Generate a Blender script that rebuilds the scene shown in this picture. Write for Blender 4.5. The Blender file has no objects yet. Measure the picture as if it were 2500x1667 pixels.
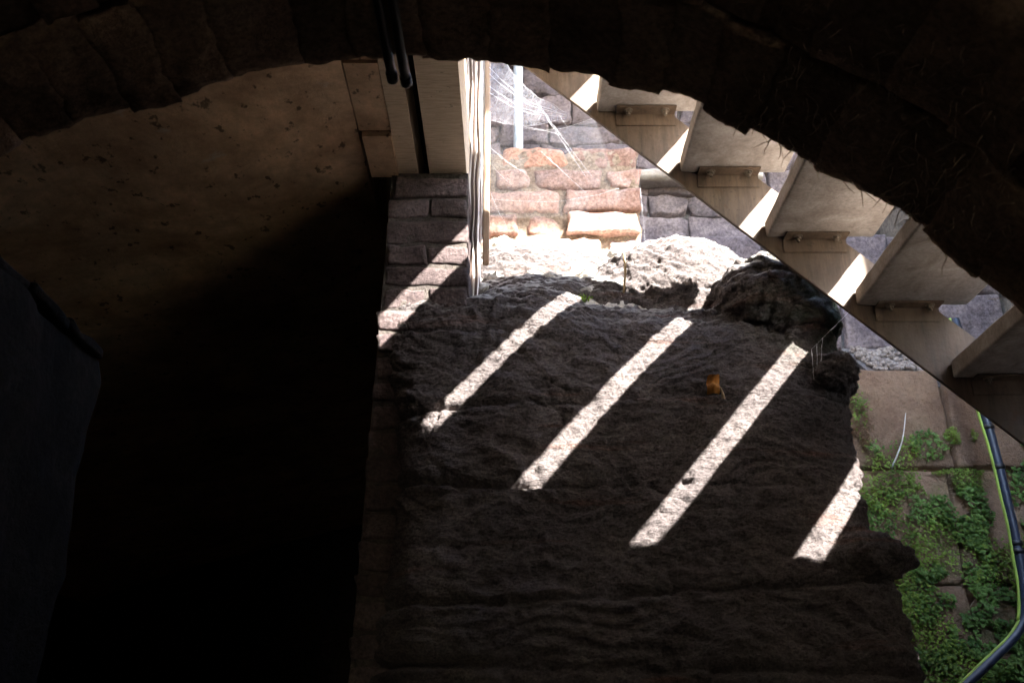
import bpy, bmesh, math, random
import numpy as np
from mathutils import Vector, Matrix, noise as mn
from mathutils.bvhtree import BVHTree

R = math.radians
rnd = random.Random(7)
sc = bpy.context.scene
col = sc.collection

# ------------------------------------------------------------------ camera
cam_d = bpy.data.cameras.new('camera')
cam = bpy.data.objects.new('camera', cam_d); col.objects.link(cam)
cam.location = (0, 0, 1.6)
cam.rotation_euler = (R(90 + 22.5), 0, 0)
cam_d.sensor_width = 36; cam_d.lens = 35
cam_d.clip_start = .02; cam_d.clip_end = 500
cam_d.dof.use_dof = True; cam_d.dof.focus_distance = 3.5; cam_d.dof.aperture_fstop = 5.6
sc.camera = cam
# ------------------------------------------------------------------ light
SUN = Vector((-.835, 1.0, -1.005)).normalized()          # direction the light travels
world = bpy.data.worlds.new('World'); sc.world = world; world.use_nodes = True
wn = world.node_tree.nodes; wl = world.node_tree.links
bg = wn['Background']; sky = wn.new('ShaderNodeTexSky'); sky.sky_type = 'NISHITA'; sky.sun_disc = False
sky.sun_elevation = math.asin(-SUN.z); sky.sun_rotation = math.atan2(-SUN.x, -SUN.y)
wl.new(sky.outputs[0], bg.inputs[0]); bg.inputs[1].default_value = .15
sl = bpy.data.lights.new('sun', 'SUN'); sl.energy = 5; sl.angle = R(.5); sl.color = (1, .97, .93)
so = bpy.data.objects.new('sun', sl); col.objects.link(so); so.rotation_euler = SUN.to_track_quat('-Z', 'Y').to_euler()
so.location = (6, -8, 9)
sc.view_settings.view_transform = 'Standard'; sc.view_settings.look = 'None'
sc.view_settings.gamma = 1; sc.view_settings.use_curve_mapping = False
sc.view_settings.exposure = 3.55
sc.cycles.max_bounces = 8; sc.cycles.diffuse_bounces = 5; sc.cycles.glossy_bounces = 2
sc.cycles.transparent_max_bounces = 16
sc.cycles.sample_clamp_indirect = 4
sc.cycles.use_denoising = True; sc.cycles.adaptive_threshold = .03

# ------------------------------------------------------------------ helpers
def tag(o, label=None, cat=None, group=None, kind=None):
    if label: o['label'] = label
    if cat: o['category'] = cat
    if group: o['group'] = group
    if kind: o['kind'] = kind
    return o

def empty(name, loc=(0, 0, 0)):
    o = bpy.data.objects.new(name, None); col.objects.link(o); o.location = loc
    o.empty_display_size = .1
    return o

def link(name, me, mat=None, parent=None, loc=None):
    o = bpy.data.objects.new(name, me); col.objects.link(o)
    if mat and not me.materials: me.materials.append(mat)
    if parent is not None:
        o.parent = parent
        o.matrix_parent_inverse = Matrix.Translation(-Vector(parent.location)) if parent.parent is None else Matrix.Identity(4)
    if loc: o.location = loc
    return o

def pydata(verts, faces, smooth=False):
    me = bpy.data.meshes.new('m'); me.from_pydata([tuple(v) for v in verts], [], faces); me.update()
    if smooth: me.polygons.foreach_set('use_smooth', [True] * len(me.polygons))
    return me

def box_me(x0, x1, y0, y1, z0, z1, bev=0, seg=1):
    bm = bmesh.new(); bmesh.ops.create_cube(bm, size=1)
    for v in bm.verts:
        v.co = Vector(((x0 + x1) / 2 + v.co.x * (x1 - x0), (y0 + y1) / 2 + v.co.y * (y1 - y0), (z0 + z1) / 2 + v.co.z * (z1 - z0)))
    if bev: bmesh.ops.bevel(bm, geom=bm.edges[:], offset=bev, segments=seg, affect='EDGES', profile=.5)
    me = bpy.data.meshes.new('m'); bm.to_mesh(me); bm.free()
    return me

def cube_grid(nx, ny, nz):
    """unit cube surface -.5...5 as a welded grid"""
    idx = {}; V = []; F = []
    def g(i, j, k):
        if (i, j, k) not in idx:
            idx[(i, j, k)] = len(V); V.append((i / nx - .5, j / ny - .5, k / nz - .5))
        return idx[(i, j, k)]
    for i in range(nx):
        for j in range(ny):
            F.append((g(i, j, 0), g(i, j + 1, 0), g(i + 1, j + 1, 0), g(i + 1, j, 0)))
            F.append((g(i, j, nz), g(i + 1, j, nz), g(i + 1, j + 1, nz), g(i, j + 1, nz)))
    for i in range(nx):
        for k in range(nz):
            F.append((g(i, 0, k), g(i + 1, 0, k), g(i + 1, 0, k + 1), g(i, 0, k + 1)))
            F.append((g(i, ny, k), g(i, ny, k + 1), g(i + 1, ny, k + 1), g(i + 1, ny, k)))
    for j in range(ny):
        for k in range(nz):
            F.append((g(0, j, k), g(0, j, k + 1), g(0, j + 1, k + 1), g(0, j + 1, k)))
            F.append((g(nx, j, k), g(nx, j + 1, k), g(nx, j + 1, k + 1), g(nx, j, k + 1)))
    return V, F

def nz3(p, s, seed=0.0):
    return mn.noise_vector(Vector(p) * s + Vector((seed * 13.1, seed * 7.7, seed * 3.3)))

def stone_block(cx, cy, cz, sx, sy, sz, seed, n=(5, 3, 4), rnd_=.012, rough=.006, fs=14, jit=0):
    """an irregular block with worn arrises, world-size noise"""
    V, F = cube_grid(*n); out = []
    r = min(rnd_, .45 * min(sx, sy, sz))
    off = [Vector((rnd.uniform(-jit, jit), rnd.uniform(-jit, jit), rnd.uniform(-jit, jit))) for _ in range(8)]
    def rm(c, m, size):
        i = round((c + .5) * m); e = min(.3, 1.3 * r / size)
        if m < 4: return c
        if i in (0, m): return c
        return -.5 + e + (1 - 2 * e) * (i - 1) / (m - 2)
    V = [(rm(v[0], n[0], sx), rm(v[1], n[1], sy), rm(v[2], n[2], sz)) for v in V]
    for v in V:
        p = Vector((v[0] * sx, v[1] * sy, v[2] * sz))
        q = Vector((max(-sx / 2 + r, min(sx / 2 - r, p.x)), max(-sy / 2 + r, min(sy / 2 - r, p.y)), max(-sz / 2 + r, min(sz / 2 - r, p.z))))
        d = p - q
        if d.length > 1e-6: p = q + d.normalized() * r
        k = (v[0] > 0) + 2 * (v[1] > 0) + 4 * (v[2] > 0)
        w = abs(v[0] * v[1] * v[2]) * 8
        p += off[k] * w
        p += nz3(p, fs, seed) * rough + nz3(p, fs * 2.7, seed + 5) * rough * .45
        out.append(p + Vector((cx, cy, cz)))
    return pydata(out, F, True)

def tube(path, rad, n=8, cap=True):
    """mesh tube through points; rad is a number or list"""
    P = [Vector(p) for p in path]; V = []; F = []
    rs = rad if isinstance(rad, (list, tuple)) else [rad] * len(P)
    up = None
    for i, p in enumerate(P):
        t = (P[min(i + 1, len(P) - 1)] - P[max(i - 1, 0)]).normalized()
        if up is None:
            up = t.orthogonal().normalized()
        else:
            up = (up - t * up.dot(t)).normalized()
        b = t.cross(up)
        for k in range(n):
            a = 2 * math.pi * k / n
            V.append(p + (up * math.cos(a) + b * math.sin(a)) * rs[i])
    for i in range(len(P) - 1):
        for k in range(n):
            F.append((i * n + k, i * n + (k + 1) % n, (i + 1) * n + (k + 1) % n, (i + 1) * n + k))
    if cap:
        F.append(tuple(range(n - 1, -1, -1))); F.append(tuple(range((len(P) - 1) * n, len(P) * n)))
    return V, F

def tube_me(path, rad, n=8): return pydata(*tube(path, rad, n), smooth=True)

def spline(pts, m=8):
    P = [Vector(p) for p in pts]; P = [2 * P[0] - P[1]] + P + [2 * P[-1] - P[-2]]; out = []
    for i in range(1, len(P) - 2):
        for k in range(m):
            t = k / m
            out.append(.5 * ((2 * P[i]) + (P[i + 1] - P[i - 1]) * t + (2 * P[i - 1] - 5 * P[i] + 4 * P[i + 1] - P[i + 2]) * t * t + (3 * P[i] - P[i - 1] - 3 * P[i + 1] + P[i + 2]) * t ** 3))
    out.append(P[-2]); return out

def lerp_tab(tab, x):
    if x <= tab[0][0]: return tab[0][1]
    for (a, fa), (b, fb) in zip(tab, tab[1:]):
        if x <= b:
            t = (x - a) / (b - a); return fa + (fb - fa) * t
    return tab[-1][1]

# ------------------------------------------------------------------ materials
class NT:
    def __init__(s, name):
        s.m = bpy.data.materials.new(name); s.m.use_nodes = True
        s.t = s.m.node_tree; s.b = s.t.nodes['Principled BSDF']; s.out = s.t.nodes['Material Output']
        s.pos = s.t.nodes.new('ShaderNodeNewGeometry').outputs['Position']
    def n(s, ty, **kw):
        x = s.t.nodes.new(ty)
        for k, v in kw.items():
            if k in x.inputs: x.inputs[k].default_value = v
            else: setattr(x, k, v)
        return x
    def l(s, a, b): s.t.links.new(a, b)
    def map(s, scale):
        m = s.n('ShaderNodeMapping'); m.inputs['Scale'].default_value = scale; s.l(s.pos, m.inputs['Vector']); return m.outputs[0]
    def noise(s, scale, detail=5, rough=.55, vec=None, dist=0):
        x = s.n('ShaderNodeTexNoise', Scale=scale, Detail=detail, Roughness=rough, Distortion=dist); s.l(vec or s.pos, x.inputs['Vector']); return x.outputs['Fac']
    def ramp(s, fac, stops):
        x = s.n('ShaderNodeValToRGB'); e = x.color_ramp.elements
        while len(e) < len(stops): e.new(.5)
        for q, (p, c) in zip(e, stops):
            q.position = p; q.color = (c, c, c, 1) if isinstance(c, (int, float)) else (*c, 1)
        s.l(fac, x.inputs[0]); return x.outputs[0]
    def mix(s, fac, a, b, blend='MIX'):
        x = s.n('ShaderNodeMix', data_type='RGBA', blend_type=blend)
        for i, v in ((0, fac), (6, a), (7, b)):
            if isinstance(v, bpy.types.NodeSocket): s.l(v, x.inputs[i])
            elif i == 0: x.inputs[0].default_value = v
            else: x.inputs[i].default_value = (*v, 1)
        return x.outputs[2]
    def bump(s, *layers):
        if not isinstance(layers[0], tuple): layers = (layers,)
        prev = None
        for h, st, d in layers:
            x = s.n('ShaderNodeBump', Strength=st, Distance=d); s.l(h, x.inputs['Height'])
            if prev is not None: s.l(prev, x.inputs['Normal'])
            prev = x.outputs[0]
        s.l(prev, s.b.inputs['Normal'])
    def done(s, colr, rough=.9, spec=.25):
        if isinstance(colr, bpy.types.NodeSocket): s.l(colr, s.b.inputs['Base Color'])
        else: s.b.inputs['Base Color'].default_value = (*colr, 1)
        if isinstance(rough, bpy.types.NodeSocket): s.l(rough, s.b.inputs['Roughness'])
        else: s.b.inputs['Roughness'].default_value = rough
        s.b.inputs['Specular IOR Level'].default_value = spec
        return s.m
    def rand(s):
        return s.n('ShaderNodeObjectInfo').outputs['Random']

def stone_mat(name, cols, scale=6, bump=.5, fine=60, var=.35, mortar=None, spec=.2):
    t = NT(name)
    c = t.ramp(t.noise(scale, 5, .65, dist=.4), [(.3, cols[0]), (.5, cols[1]), (.72, cols[2])])
    f = t.ramp(t.noise(fine, 2, .7), [(.3, .55), (.7, 1.25)])
    c = t.mix(1, c, f, 'MULTIPLY')
    if var:
        v = t.ramp(t.rand(), [(0, 1 - var), (1, 1 + var)])
        c = t.mix(1, c, v, 'MULTIPLY')
    t.bump((t.noise(scale * 4, 6, .78), bump, .022))
    return t.done(c, .92, spec)

M = {}
def rock_material():
    t = NT('dark sandstone rock')
    c = t.ramp(t.noise(3.2, 5, .65, dist=.5), [(.25, (.07, .058, .056)), (.5, (.125, .104, .098)), (.75, (.195, .163, .15))])
    lay = t.noise(3.1, 4, .6, vec=t.map((.45, .45, 4.5)))
    c = t.mix(t.ramp(lay, [(.60, 0.), (.70, .6)]), c, (.17, .085, .06))
    pit = t.n('ShaderNodeTexVoronoi', Scale=60); t.l(t.map((1, 1, 1.7)), pit.inputs['Vector'])
    c = t.mix(.55, c, t.ramp(pit.outputs['Distance'], [(.05, .4), (.35, 1.1)]), 'MULTIPLY')
    gr = t.noise(110, 2, .8)
    c = t.mix(.8, c, t.ramp(gr, [(.35, .6), (.65, 1.35)]), 'MULTIPLY')
    sp = t.ramp(t.noise(30, 4, .75, dist=1.), [(.68, 0.), (.74, .5)])
    c = t.mix(sp, c, (.24, .23, .21))
    sx = t.n('ShaderNodeSeparateXYZ'); t.l(t.pos, sx.inputs[0])
    gx = t.n('ShaderNodeMapRange'); gx.inputs[1].default_value = .8; gx.inputs[2].default_value = 1.15; t.l(sx.outputs[0], gx.inputs[0])
    gz = t.n('ShaderNodeMapRange'); gz.inputs[1].default_value = 2.75; gz.inputs[2].default_value = 3.05; t.l(sx.outputs[2], gz.inputs[0])
    gz2 = t.n('ShaderNodeMapRange'); gz2.inputs[1].default_value = 3.0; gz2.inputs[2].default_value = 3.2; t.l(sx.outputs[2], gz2.inputs[0])
    mu = t.n('ShaderNodeMath', operation='MULTIPLY'); t.l(gx.outputs[0], mu.inputs[0]); t.l(gz.outputs[0], mu.inputs[1])
    mu2 = t.n('ShaderNodeMath', operation='MULTIPLY'); t.l(mu.outputs[0], mu2.inputs[0]); t.l(t.ramp(t.noise(9, 4, .6), [(.38, 0.), (.6, .8)]), mu2.inputs[1])
    c = t.mix(mu2.outputs[0], c, (.075, .11, .065))
    up = t.n('ShaderNodeSeparateXYZ'); t.l(t.n('ShaderNodeNewGeometry').outputs['Normal'], up.inputs[0])
    ab = t.n('ShaderNodeMath', operation='MULTIPLY'); t.l(t.ramp(up.outputs[2], [(.45, 0.), (.8, .8)]), ab.inputs[0]); t.l(gz2.outputs[0], ab.inputs[1])
    c = t.mix(ab.outputs[0], c, (.58, .55, .5))
    h = t.n('ShaderNodeMath', operation='MULTIPLY_ADD'); h.inputs[1].default_value = .22; t.l(pit.outputs['Distance'], h.inputs[0]); t.l(t.noise(28, 7, .8, vec=t.map((1, 1, 1.4))), h.inputs[2])
    t.bump((h.outputs[0], 1., .03))
    return t.done(c, .93, .2)
M['rock'] = rock_material()
M['vault'] = stone_mat('sooty vault sandstone', [(.15, .10, .066), (.30, .20, .135), (.42, .30, .20)], 5, .7, 70, .35)
M['vault_mortar'] = stone_mat('dark vault mortar', [(.03, .024, .02), (.05, .04, .032), (.07, .055, .04)], 7, .6, 60, 0)
M['pier'] = stone_mat('dull brown pier brick', [(.07, .05, .048), (.115, .085, .08), (.165, .125, .115)], 9, .8, 70, .25)
M['pier_mortar'] = stone_mat('dirty pier mortar', [(.06, .05, .045), (.09, .075, .065), (.13, .11, .09)], 12, .8, 60, 0)
M['ruin'] = stone_mat('weathered orange brick', [(.30, .165, .12), (.44, .28, .22), (.52, .39, .34)], 8, .7, 70, .25)
M['ruin_orange'] = stone_mat('bright orange brick', [(.40, .19, .11), (.55, .29, .19), (.6, .37, .27)], 8, .7, 70, .1)
M['ruin_mortar'] = stone_mat('yellow lime mortar', [(.26, .18, .12), (.36, .27, .19), (.46, .38, .30)], 14, .9, 70, 0)
M['rubble'] = stone_mat('pale rubble', [(.46, .40, .33), (.62, .57, .50), (.74, .70, .64)], 12, .9, 70, .2)
M['far'] = stone_mat('grey violet wall stone', [(.08, .065, .072), (.145, .117, .122), (.22, .175, .172)], 5, .7, 50, .3)
M['far_mortar'] = stone_mat('wall mortar', [(.12, .11, .11), (.18, .16, .155), (.24, .22, .2)], 9, .7, 50, 0)
M['ground'] = stone_mat('earth ground', [(.05, .04, .03), (.09, .07, .05), (.13, .10, .07)], 3, .7, 40, 0)
M['dark'] = stone_mat('near black passage wall', [(.03, .026, .024), (.05, .042, .038), (.07, .06, .055)], 3, .6, 40, 0)  # near black colour chosen so the passage stays dark
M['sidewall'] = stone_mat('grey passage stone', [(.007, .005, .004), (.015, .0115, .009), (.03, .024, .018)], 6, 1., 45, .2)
M['pebble'] = stone_mat('pebble', [(.30, .24, .20), (.40, .33, .29), (.5, .43, .38)], 20, .5, 80, .3)

def plaster_material():
    t = NT('stained ochre plaster')
    c = t.ramp(t.noise(2.6, 8, .62, dist=.5), [(.3, (.48, .30, .185)), (.5, (.72, .48, .305)), (.7, (.82, .59, .40))])
    st = t.noise(16, 6, .7, vec=t.map((4.5, .5, 1)))
    c = t.mix(.12, c, t.ramp(st, [(.35, .6), (.65, 1.2)]), 'MULTIPLY')
    c = t.mix(.8, c, t.ramp(t.noise(1.5, 5, .7, dist=1.), [(.35, .55), (.6, 1.1)]), 'MULTIPLY')
    c = t.mix(.7, c, t.ramp(t.noise(9, 6, .75), [(.3, .6), (.7, 1.25)]), 'MULTIPLY')
    spots = t.ramp(t.noise(24, 3, .6, vec=t.map((1, .7, 1))), [(.62, 1.), (.68, .2)])
    c = t.mix(.85, c, spots, 'MULTIPLY')
    wh = t.ramp(t.noise(4.6, 6, .6), [(.66, 0.), (.74, .8)])
    c = t.mix(wh, c, (.6, .54, .46))
    t.bump((t.noise(22, 6, .75), .5, .008))
    return t.done(c, .9, .2)
M['plaster'] = plaster_material()

def beam_material():
    t = NT('board marked concrete beam')
    st = t.noise(22, 6, .7, vec=t.map((.6, 5., .6)))
    c = t.ramp(st, [(.3, (.48, .36, .25)), (.55, (.66, .52, .37)), (.75, (.76, .63, .48))])
    sp = t.ramp(t.noise(40, 3, .6), [(.66, 1.), (.71, .35)])
    c = t.mix(.7, c, sp, 'MULTIPLY')
    t.bump((st, .4, .006))
    return t.done(c, .85, .2)
M['beam'] = beam_material()

def wood_material(name, a, b, sc_=(9, 9, .5)):
    t = NT(name)
    st = t.noise(8, 7, .7, vec=t.map(sc_), dist=.5)
    c = t.ramp(st, [(.3, a), (.7, b)])
    t.bump((st, .6, .01))
    return t.done(c, .85, .2)
M['post'] = wood_material('bleached timber', (.5, .44, .40), (.8, .76, .72))
M['post_core'] = wood_material('grey brown timber heart', (.22, .17, .15), (.36, .29, .26))
M['strip'] = wood_material('brown timber strip', (.18, .12, .08), (.34, .25, .18))
M['twig'] = wood_material('dry twig', (.35, .24, .13), (.5, .36, .2))

def steel_material():
    t = NT('dusty tan painted steel')
    c = t.ramp(t.noise(5, 7, .6), [(.28, (.075, .05, .034)), (.5, (.125, .086, .058)), (.78, (.19, .14, .10))])
    sp = t.ramp(t.noise(50, 3, .65), [(.60, 1.), (.70, .35)])
    c = t.mix(.6, c, sp, 'MULTIPLY')
    stv = t.noise(7, 5, .7, vec=t.map((3.5, 3.5, .45)))
    c = t.mix(.75, c, t.ramp(stv, [(.35, .45), (.6, 1.15)]), 'MULTIPLY')
    c = t.mix(t.ramp(t.noise(6, 6, .7, dist=.8), [(.63, 0.), (.72, .7)]), c, (.12, .05, .02))
    t.bump((t.noise(60, 4, .7), .3, .004))
    return t.done(c, .6, .35)
M['steel'] = steel_material()
def tread_material():
    t = NT('mottled concrete tread')
    c = t.ramp(t.noise(9, 9, .7, dist=.6), [(.28, (.20, .17, .145)), (.5, (.32, .28, .245)), (.74, (.46, .42, .38))])
    c = t.mix(.5, c, t.ramp(t.noise(90, 3, .7), [(.35, .7), (.65, 1.2)]), 'MULTIPLY')
    t.bump((t.noise(20, 6, .75), .35, .008))
    return t.done(c, .9, .2)
M['tread'] = tread_material()

def plain(name, c, rough=.5, spec=.4, var=.25, scale=12):
    t = NT(name)
    cc = t.ramp(t.noise(scale, 5, .6), [(.3, tuple(x * (1 - var) for x in c)), (.7, tuple(x * (1 + var) for x in c))])
    t.bump((t.noise(scale * 6, 4, .7), .15, .003))
    return t.done(cc, rough, spec)
M['bolt'] = plain('dull zinc bolt', (.16, .13, .10), .45, .5)
M['black'] = plain('black plastic conduit', (.012, .013, .015), .32, .5)
M['pipe'] = plain('blue black pipe', (.02, .028, .05), .35, .5)
M['cable'] = plain('green yellow earth cable', (.30, .42, .06), .45, .4)
M['galv'] = plain('pale blue downpipe', (.42, .47, .52), .5, .4)
M['leaf_dead'] = plain('dry orange leaf', (.42, .17, .03), .7, .3, .4, 60)
M['stalk'] = plain('dry stalk', (.34, .25, .16), .8, .2, .3, 60)
M['moss'] = plain('bright moss', (.10, .19, .03), .9, .2, .4, 50)
M['slab'] = stone_mat('building render', [(.2, .18, .16), (.26, .23, .2), (.3, .27, .24)], 3, .4, 40, 0)

def leaf_material(name, a, b):
    t = NT(name)
    c = t.ramp(t.noise(9, 4, .6), [(.35, a), (.65, b)])
    t.b.inputs['Subsurface Weight'].default_value = 0
    m = t.done(c, .55, .3)
    tr = t.n('ShaderNodeBsdfTranslucent'); t.l(c, tr.inputs['Color'])
    mx = t.n('ShaderNodeMixShader'); mx.inputs[0].default_value = .35
    t.l(t.b.outputs[0], mx.inputs[1]); t.l(tr.outputs[0], mx.inputs[2]); t.l(mx.outputs[0], t.out.inputs['Surface'])
    return m
M['leaf'] = leaf_material('green wall leaf', (.06, .12, .025), (.17, .28, .06))
M['leaf4'] = leaf_material('fine yellow green creeper', (.08, .13, .015), (.24, .33, .05))
M['leaf2'] = leaf_material('yellow green leaf', (.10, .17, .02), (.22, .30, .05))
M['leaf3'] = leaf_material('dry reddish leaf', (.13, .07, .04), (.22, .13, .07))

def wall_material():
    t = NT('mossy red sandstone')
    c = t.ramp(t.noise(4, 9, .65, dist=.6), [(.28, (.14, .082, .055)), (.5, (.235, .145, .095)), (.74, (.33, .22, .145))])
    c = t.mix(.6, c, t.ramp(t.noise(60, 5, .7), [(.3, .6), (.7, 1.25)]), 'MULTIPLY')
    wh = t.ramp(t.noise(7, 7, .7, dist=.8), [(.67, 0.), (.73, .7)])
    c = t.mix(wh, c, (.42, .38, .33))
    sx = t.n('ShaderNodeSeparateXYZ'); t.l(t.pos, sx.inputs[0])
    gz = t.n('ShaderNodeMapRange'); gz.inputs[1].default_value = 3.2; gz.inputs[2].default_value = 2.2; t.l(sx.outputs[2], gz.inputs[0])
    mu = t.n('ShaderNodeMath', operation='MULTIPLY'); t.l(gz.outputs[0], mu.inputs[0]); t.l(t.ramp(t.noise(5, 8, .65), [(.47, 0.), (.66, .7)]), mu.inputs[1])
    c = t.mix(mu.outputs[0], c, (.07, .10, .028))
    v = t.ramp(t.rand(), [(0, .8), (1, 1.25)]); c = t.mix(1, c, v, 'MULTIPLY')
    t.bump((t.noise(20, 7, .78), .8, .02))
    return t.done(c, .92, .2)
M['mosswall'] = wall_material()

def web_material(name, lo, hi, alpha):
    t = NT(name)
    t.done((.85, .86, .9), .6, .2)
    tr = t.n('ShaderNodeBsdfTransparent'); tl = t.n('ShaderNodeBsdfTranslucent'); tl.inputs['Color'].default_value = (.85, .86, .9, 1)
    df = t.n('ShaderNodeMixShader'); df.inputs[0].default_value = .5; t.l(t.b.outputs[0], df.inputs[1]); t.l(tl.outputs[0], df.inputs[2])
    a = t.ramp(t.noise(26, 8, .75, vec=t.map((1, 1, 1)), dist=1.2), [(.3, lo), (.75, hi)])
    mx = t.n('ShaderNodeMixShader'); t.l(a, mx.inputs[0]); t.l(tr.outputs[0], mx.inputs[1]); t.l(df.outputs[0], mx.inputs[2])
    t.l(mx.outputs[0], t.out.inputs['Surface'])
    return t.m
M['web'] = web_material('cobweb sheet', .04, .5, 1)
M['web_thin'] = web_material('thin cobweb veil', .01, .09, 1)
M['thread'] = plain('cobweb thread', (.8, .8, .83), .5, .4, .05)

# ================================================================== SETTING
g = link('ground', pydata([(-60, -60, 0), (60, -60, 0), (60, 60, 0), (-60, 60, 0)], [(0, 1, 2, 3)]), M['ground']); tag(g, kind='structure')

# ------------------------------------------------------------------ stone vault over the viewer
ARCH = [(-1.5, 0.0), (-1.48, 1.2), (-1.40, 2.0), (-1.24, 2.44), (-1.1, 2.62), (-1.023, 2.694), (-.978, 2.725), (-.879, 2.765), (-.823, 2.797), (-.704, 2.843), (-.556, 2.89),
        (-.433, 2.925), (-.298, 2.945), (-.16, 2.945), (-.05, 2.94), (.022, 2.93), (.184, 2.893), (.344, 2.845), (.412, 2.803), (.512, 2.735),
        (.626, 2.664), (.712, 2.599), (.78, 2.536), (.849, 2.46), (.914, 2.397), (.954, 2.343), (1.06, 2.2), (1.18, 1.95), (1.27, 1.6), (1.33, 1.1), (1.36, 0)]
AP = [Vector((x, 0, z)) for x, z in ARCH]
alen = [0]
for a, b in zip(AP, AP[1:]): alen.append(alen[-1] + (b - a).length)
def arch_at(s):
    s = max(0, min(alen[-1], s))
    for i in range(len(AP) - 1):
        if s <= alen[i + 1]:
            return AP[i].lerp(AP[i + 1], (s - alen[i]) / (alen[i + 1] - alen[i]))
    return AP[-1]
def arch_frame(s):
    p = arch_at(s); t = (arch_at(s + .12) - arch_at(s - .12)).normalized()
    return p, t, Vector((-t.z, 0, t.x))          # outward normal (up at the crown)
VAULT_Y = 1.7
vault = empty('stone_vault', (0, VAULT_Y, 0))
tag(vault, 'dark rough stone vault arching over the viewer, nearly black', 'vault')
def shell(o_in, o_out, y0, y1, cap_back):
    V = []; F = []; n = 90
    for i in range(n + 1):
        p, t, nn = arch_frame(alen[-1] * i / n)
        for y in (y0, y1):
            for o in (o_in, o_out): V.append(p + nn * o + Vector((0, y, 0)))
    for i in range(n):
        a = i * 4; b = a + 4
        F += [(a, b, b + 2, a + 2), (a + 1, a + 3, b + 3, b + 1), (a + 2, b + 2, b + 3, a + 3), (a, a + 1, b + 1, b)]
    if cap_back: F.append(tuple(i * 4 for i in range(n + 1)))
    return pydata(V, F)
link('mortar', shell(.035, .25, -13.0, VAULT_Y - .03, False), M['vault_mortar'], vault)  # unseen rear end left open, length set to control fill light from behind
sj = []
s = .02
while s < alen[-1] - .05:
    w = rnd.uniform(.095, .165); sj.append((s, min(s + w, alen[-1]))); s += w
seed = 0
y1 = VAULT_Y
for ring in range(5):
    dep = .27 + .03 * ring
    for (a, b) in sj:
        if ring > 2 and (a < 1.8 or b > alen[-1] - 1.8): continue
        aa = a - .002 + (0.05 if ring % 2 else 0); bb = b + .002 + (.05 if ring % 2 else 0)
        fine = ring == 0
        n = (9, 14, 3) if fine else (4, 5, 2)
        V, F = cube_grid(*n); out = []
        drop = rnd.uniform(-.006, .006); ye = rnd.uniform(-.012, .010); tilt = rnd.uniform(-.008, .008)
        for v in V:
            ss = aa + (v[0] + .5) * (bb - aa); p, t, nn = arch_frame(ss)
            lo = v[2] + .5
            q = p + Vector((0, y1 + ye - (.5 - v[1]) * (dep - .006), 0))
            e = max(abs(v[0]), abs(v[1])) * 2
            bul = .005 * (e ** 8) if v[2] < 0 else 0
            q += nn * (lo * .24 + drop + bul + tilt * v[0])
            q += nz3(q, 7, 1) * .014 + nz3(q, 24, 2) * .008 + nz3(q, 60, 3) * (.006 if fine else 0)
            out.append(q)
        link('stone', pydata(out, F, True), M['vault'], vault)
        seed += 1
    y1 -= dep

# unseen mass added above the vault, its top shaped to trim the sun stripes
def stripe_trim():
    V = []; F = []; n = 40
    for i in range(n + 1):
        x = -.2 + 3.4 * i / n
        zt = 3.185 - .93 * (x - .25 - .947) + .31 + .262 + lerp_tab([(.2, .4), (1.0, .06), (1.07, .0), (1.5, .0), (1.6, .2), (2, .25)], x)
        zb = max(2.35, min(3.12, 3.12 - .8 * max(0, x - .1))) if x < 1.4 else 0
        for y in (1.38, 1.62):
            V += [(x, y, zb), (x, y, zt)]
    for i in range(n):
        a = i * 4; b = a + 4
        F += [(a, b, b + 1, a + 1), (a + 2, a + 3, b + 3, b + 2), (a + 1, b + 1, b + 3, a + 3), (a, a + 2, b + 2, b)]
    F += [(0, 1, 3, 2), (n * 4, n * 4 + 2, n * 4 + 3, n * 4 + 1)]
    return pydata(V, F)
spn = link('stripe_trim_block', stripe_trim(), M['vault_mortar'], vault)

# rock and roots swelling out of the right side of the vault
def fuzzy_roots(name, n, s0, s1, parent):
    V = []; F = []
    for i in range(n):
        ss = rnd.uniform(s0, s1); p, t, nn = arch_frame(ss)
        y = VAULT_Y - rnd.uniform(.0, .45)
        q = p + Vector((0, y, 0)) - nn * .0
        d = (-nn + t * rnd.uniform(-.9, .9) + Vector((0, rnd.uniform(-.9, .5), 0))).normalized()
        L = rnd.uniform(.015, .055); path = [q + nn * .02]
        for k in range(4):
            d = (d + Vector((rnd.uniform(-.5, .5), rnd.uniform(-.5, .5), rnd.uniform(-.6, .3)))).normalized()
            path.append(path[-1] + d * L / 3)
        v, f = tube(path, [.0016, .0014, .0011, .0008, .0005], 3, False)
        o = len(V); V += v; F += [tuple(j + o for j in ff) for ff in f]
    return tag(link(name, pydata(V, F), M['strip'], parent), kind='stuff')
i0 = [i for i, p in enumerate(ARCH) if p[0] > .4][0]
fuzzy_roots('root_hairs', 900, alen[i0], alen[-1] - 2.0, vault)

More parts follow.
